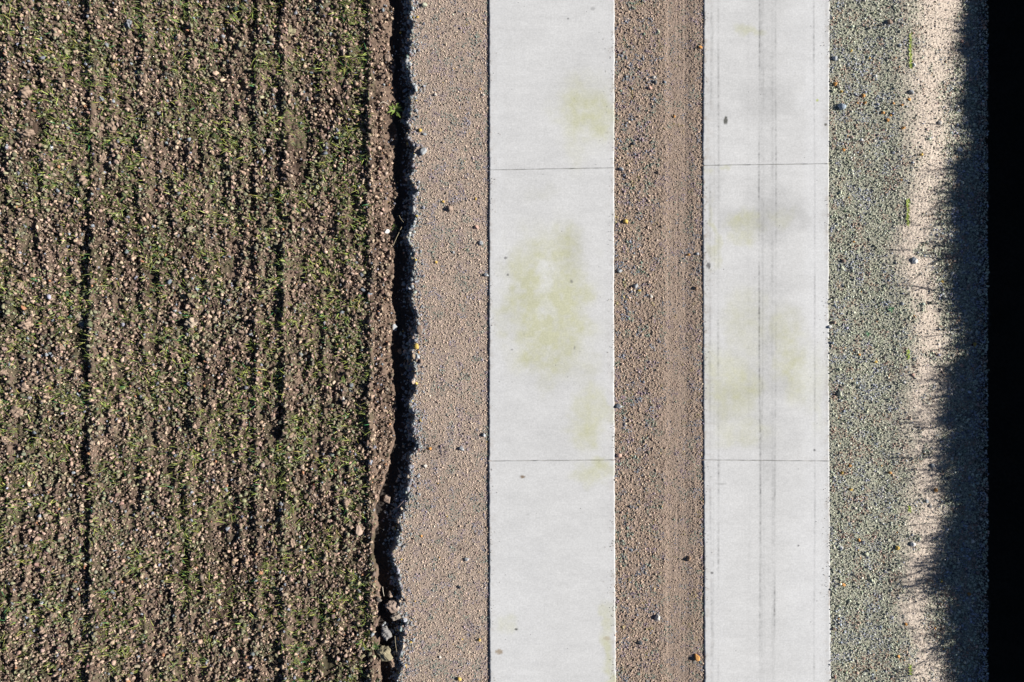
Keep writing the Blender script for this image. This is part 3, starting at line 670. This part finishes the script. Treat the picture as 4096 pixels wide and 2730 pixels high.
for it in STONES.replace('\n', ';').split(';'):
    q = it.split(); px, py, d = float(q[0]), float(q[1]), float(q[2]); cc, nm = CN[q[3]]; asp = float(q[4]) if len(q) > 4 else random.uniform(.75, 1.25)
    where = ('on the trench rim' if px < 1710 and not px > 1701 else 'left of the left strip' if px < 1960 else 'on the brown median' if px < 2820
             else 'right of the right strip' if px < 3640 else 'near the ditch')
    big = 'large ' if d >= 18 else '' if d >= 13 else 'small '
    o = place('stone', ST, px, py, d * .98, cc, '', 'stone', None, asp=asp, flat=.85)
    lst.append((o, ('%s%s stone %s, %s' % (big, nm, where, zone_y(py))), px, py))
    o['group'] = {'w': 'stones lying loose on the track gravel'}['w']
finish(lst)
FS = """1551 1998 25 tan|round buff stone on the field bank beside the trench, above the big rocks
1349 2212 17 pink|pink stone in the lower right of the field, left of the trench
1435 2273 13 grey|small pale grey stone in the field below the tall buff block
1546 926 18 white|bright pinkish white stone on the smooth earth bank left of the trench
1551 811 9 ochre|tiny yellow stone on the earth bank left of the trench
1578 1310 20 grey|flat grey stone at the left rim of the trench, mid height
1430 1027 18 pale|pale grey stone in the dark furrow at the right side of the field
1466 1215 19 grey|pale grey stone in the right field furrow, right of its tan neighbour
1445 1240 17 tan|tan stone in the right field furrow just left of a grey stone
1394 1184 11 olive|small greenish white stone in the right half of the field
1379 1599 18 pale|pale square stone in the field left of the trench, between the joints
1405 1555 14 grey|long pale grey stone lying crosswise in the field
1455 1499 13 grey|small grey stone in the furrow left of the earth bank
1410 1952 11 white|small white stone in the lower field above a large clod
1360 1118 9 pink|tiny pink stone in the right half of the field
772 2221 11 white|upright whitish stone in the lower middle of the field
171 1046 11 white|small white stone at the left of the field, just below the upper joints
88 60 12 white|small white stone in the top left corner of the field
1553 234 20 tan|elongated brown lump on the upper edge of the earth bank"""
for ln in FS.split('\n'):
    a, lab = ln.split('|'); q = a.split()
    place('stone', ST, float(q[0]), float(q[1]), float(q[2]) * 1.12, CN[q[3]][0], lab, 'stone', 'stones in the field', asp=1.6 if 'long' in lab else random.uniform(.8, 1.2))
place('stone', ST, 1437, 2117, 24, (.36, .27, .21), 'tall buff block of stone casting a long shadow in the lower field', 'stone', asp=1.75, rotz=.05, flat=1.7)
RK = [rock_mesh('rock', 4, 400 + s, .8, .16, M_stone) for s in range(6)]
for px, py, d, asp, rz, cc, lab in ((1546, 2599, 50, 1.15, .5, (.27, .235, .15), 'largest rock in the trench, angular and yellowish tan, near the bottom edge'),
                                    (1575, 2414, 40, 1.2, .6, (.33, .25, .2), 'beige grey rock leaning on the gravel rim, upper of the big trench rocks'),
                                    (1588, 2458, 38, .65, .45, (.25, .21, .17), 'brownish flat rock just below the beige rock at the trench rim'),
                                    (1549, 2525, 36, 1.2, .3, (.22, .21, .2), 'shaded grey rock in the trench directly above the largest tan rock'),
                                    (1565, 2376, 21, 1.1, 0, (.33, .25, .19), 'small round tan rock at the top of the rock row in the trench'),
                                    (1573, 2650, 28, 1.7, .3, (.27, .19, .14), 'narrow brown rock under the largest tan rock at the trench rim'),
                                    (1522, 2385, 18, 1., 0, (.2, .17, .14), 'dark rock left of the round tan rock on the trench floor')):
    place('rock', RK, px, py, d * .98, tuple(v * .85 for v in cc), lab, 'rock', 'rocks in the lower trench', asp=asp, rotz=rz, flat=.9, zoff=.03)

# ------------------------------------------------------------------ straw stalks, weeds, moss, litter
M_straw = obj_mat('straw', .6, amt=.1, bump=0)
def tube(name, pts, r, mat, colr, label, cat, group=None):
    """a thin bent stalk, six-sided"""
    pts = [Vector(p) for p in pts]; V = []; F = []
    for i, p in enumerate(pts):
        t = (pts[min(i + 1, len(pts) - 1)] - pts[max(i - 1, 0)]).normalized()
        a = t.cross(Vector((0, 0, 1))); a = a.normalized() if a.length > 1e-4 else Vector((1, 0, 0)); b = t.cross(a)
        rr = r * (1 - .35 * i / len(pts))
        for k in range(6): V.append(p + (a * math.cos(k * math.pi / 3) + b * math.sin(k * math.pi / 3)) * rr)
    for i in range(len(pts) - 1):
        for k in range(6): F.append((i * 6 + k, i * 6 + (k + 1) % 6, i * 6 + 6 + (k + 1) % 6, i * 6 + 6 + k))
    o = link(name, raw_mesh(name, [list(v) for v in V], F), mat, label=label, category=cat)
    o.color = colr + (1,)
    if group: o['group'] = group
    return o
def stalk(p, q, r, label, lift=.02, sag=.01, colr=(.42, .35, .23)):
    pts = []
    for i in range(7):
        t = i / 6; px = p[0] + (q[0] - p[0]) * t; py = p[1] + (q[1] - p[1]) * t + math.sin(t * 3.14) * sag * 300
        x, y = SP(px, py, -.04); pts.append((x, y, max(float(ground(np.array([x]), np.array([y]))[0]), -.075) + lift + .008 * math.sin(t * 3.1)))
    tube('straw_stalk', pts, r, M_straw, colr, label, 'straw', 'dry straw stalks')
stalk((1572, 983), (1607, 908), .0018, 'straight pale straw stalk slanting across the dark trench', .03, 0)
stalk((1596, 862), (1615, 890), .0012, 'short thin straw near the slanting stalk in the trench', .03)
stalk((1513, 422), (1552, 415), .0028, 'curved whitish straw on the earth bank near the top', .012, -.03, (.6, .53, .42))
stalk((1483, 690), (1515, 662), .0018, 'slanting straw on the field beside the bank, above the upper joints', .012)
stalk((1532, 2345), (1538, 2382), .0022, 'pale straw in the trench left of the round tan rock', .05, 0, (.55, .48, .38))
stalk((1384, 2050), (1398, 2012), .0022, 'thick pale straw in the lower field, left of the buff round stone', .015, 0, (.5, .4, .32))
stalk((1210, 2080), (1248, 2125), .0016, 'thin brown stalk lying diagonally in the lower field', .015)
stalk((1552, 30), (1560, 60), .0012, 'thin bent stalk hanging over the trench at the top', .03)
stalk((1590, 2030), (1618, 2000), .0018, 'purplish dry stalk over the trench beside the buff round stone', .04, 0, (.36, .26, .24))
stalk((1582, 2540), (1590, 2600), .0014, 'thin straw standing by the largest tan rock', .06)
stalk((1553, 1545), (1560, 1575), .0016, 'short straw on the earth bank between the joints', .012)
stalk((3872, 1000), (3875, 1010), .0012, 'tiny straw on the shaded gravel by the ditch', .012)
M_weed = obj_mat('weed_leaf', .5, amt=.2, bump=0)
def weed(px, py, size, nb, colr, label, spread=1.0, up=.5):
    gx, gy = SP(px, py, -.03); g = float(ground(np.array([gx]), np.array([gy]))[0])
    root = bpy.data.objects.new('weed', None); COL.objects.link(root); root.location = (gx, gy, g)
    root.empty_display_size = .03; root['label'] = label; root['category'] = 'weed'
    for i in range(nb):
        V = []; F = []
        a = i / nb * 6.283 + random.uniform(-.35, .35); L = size * random.uniform(.6, 1.1); wd = size * .085
        e = up * random.uniform(.5, 1.3)
        nx, ny = -math.sin(a), math.cos(a)
        for s in range(6):
            t = s / 5; r = L * t * spread; z = .01 + L * (e * t - .55 * e * t * t); ww = wd * math.sin(t * 2.7 + .35)
            V += [(math.cos(a) * r - nx * ww, math.sin(a) * r - ny * ww, z), (math.cos(a) * r, math.sin(a) * r, z - ww * .4), (math.cos(a) * r + nx * ww, math.sin(a) * r + ny * ww, z)]
        for s in range(5):
            q = s * 3; F += [(q, q + 1, q + 4, q + 3), (q + 1, q + 2, q + 5, q + 4)]
        o = link('leaf', raw_mesh('leaf', V, F), M_weed, parent=root); o.color = colr + (1,)
    return root
weed(1580, 432, .085, 16, (.16, .22, .05), 'bright green weed tuft growing on the left rim of the trench near the top', up=.7)
weed(3554, 1240, .035, 9, (.04, .16, .06), 'small dark green weed on the right gravel, upper of two')
weed(3463, 1336, .030, 8, (.04, .16, .06), 'small dark green weed on the right gravel, lower of two')
weed(1452, 1205, .07, 12, (.12, .24, .05), 'green grass tuft beside the grey stone in the right field furrow', up=.7)
weed(1575, 905, .04, 8, (.10, .14, .04), 'small weed on the trench rim right of the bright white stone')
weed(1500, 2590, .05, 10, (.08, .13, .04), 'small weed on the trench edge left of the largest tan rock')
def moss(px, py0, py1, label):
    """a narrow run of bright lime sprigs"""
    V = []; F = []; nb = int((py1 - py0) * 1.6) + 8
    cx, cy = SP(px, (py0 + py1) / 2); g = float(ground(np.array([cx]), np.array([cy]))[0])
    for i in range(nb):
        x, y = SP(px + random.gauss(0, 2.5), random.uniform(py0, py1)); z = float(ground(np.array([x]), np.array([y]))[0]) + .004 - g
        a = random.uniform(0, 6.28); L = random.uniform(.006, .014); b0 = len(V); nx, ny = -math.sin(a) * .0022, math.cos(a) * .0022
        for t, zz in ((0, 0), (.5, .006), (1, .007)):
            k = 1 - .6 * t
            V += [(x - cx + math.cos(a) * L * t - nx * k, y - cy + math.sin(a) * L * t - ny * k, z + zz), (x - cx + math.cos(a) * L * t + nx * k, y - cy + math.sin(a) * L * t + ny * k, z + zz)]
        F += [(b0, b0 + 1, b0 + 3, b0 + 2), (b0 + 2, b0 + 3, b0 + 5, b0 + 4)]
    o = link('moss_patch', raw_mesh('moss_patch', V, F), M_weed, label=label, category='moss', group='lime green moss along the right gravel')
    o.location = (cx, cy, g); o.color = (.36, .46, .06, 1)
moss(3638, 140, 278, 'long lime green run of moss on the right gravel near the top')
moss(3627, 800, 905, 'lime green run of moss on the right gravel just below the upper joints')
moss(3628, 1400, 1440, 'short lime green moss patch on the right gravel midway between the joints')
moss(3634, 2022, 2045, 'small lime green moss patch on the right gravel below the lower joints')
moss(3637, 2655, 2695, 'lime green moss patch on the right gravel at the bottom edge')

# white torn scrap of litter
M_scrap = obj_mat('white_plastic', .5, amt=.03, bump=.1, spec=.5)
out = [(-9, -8), (-3, -10), (-2, -16), (3, -13), (2, -7), (8, -8), (6, -2), (2, 0), (8, 5), (7, 9), (1, 7), (-1, 11), (-5, 7), (-4, 2), (-9, 0)]
k = .00185; V = []; F = []
cx0, cy0 = 0, 0
for lay in (0, 1):
    V.append((0, 0, .012 + lay * -.0015))
    for i, (a, b) in enumerate(out): V.append((a * k, -b * k, .006 + .008 * math.sin(i * 1.7) + lay * -.0015))
m = len(out); F3 = []
for i in range(m):
    j = (i + 1) % m
    F3.append((0, 1 + j, 1 + i)); F3.append((m + 1, m + 2 + i, m + 2 + j)); F3.append((1 + i, 1 + j, m + 2 + j)); F3.append((1 + i, m + 2 + j, m + 2 + i))
o = link('litter_scrap', raw_mesh('litter_scrap', V, F3, None, False), M_scrap, label='torn white plastic scrap lying among clods at the upper left of the field', category='litter')
gx, gy = SP(206, 592, -.06); o.location = (gx, gy, float(ground(np.array([gx]), np.array([gy]))[0]) + .02); o.color = (.75, .76, .8, 1)
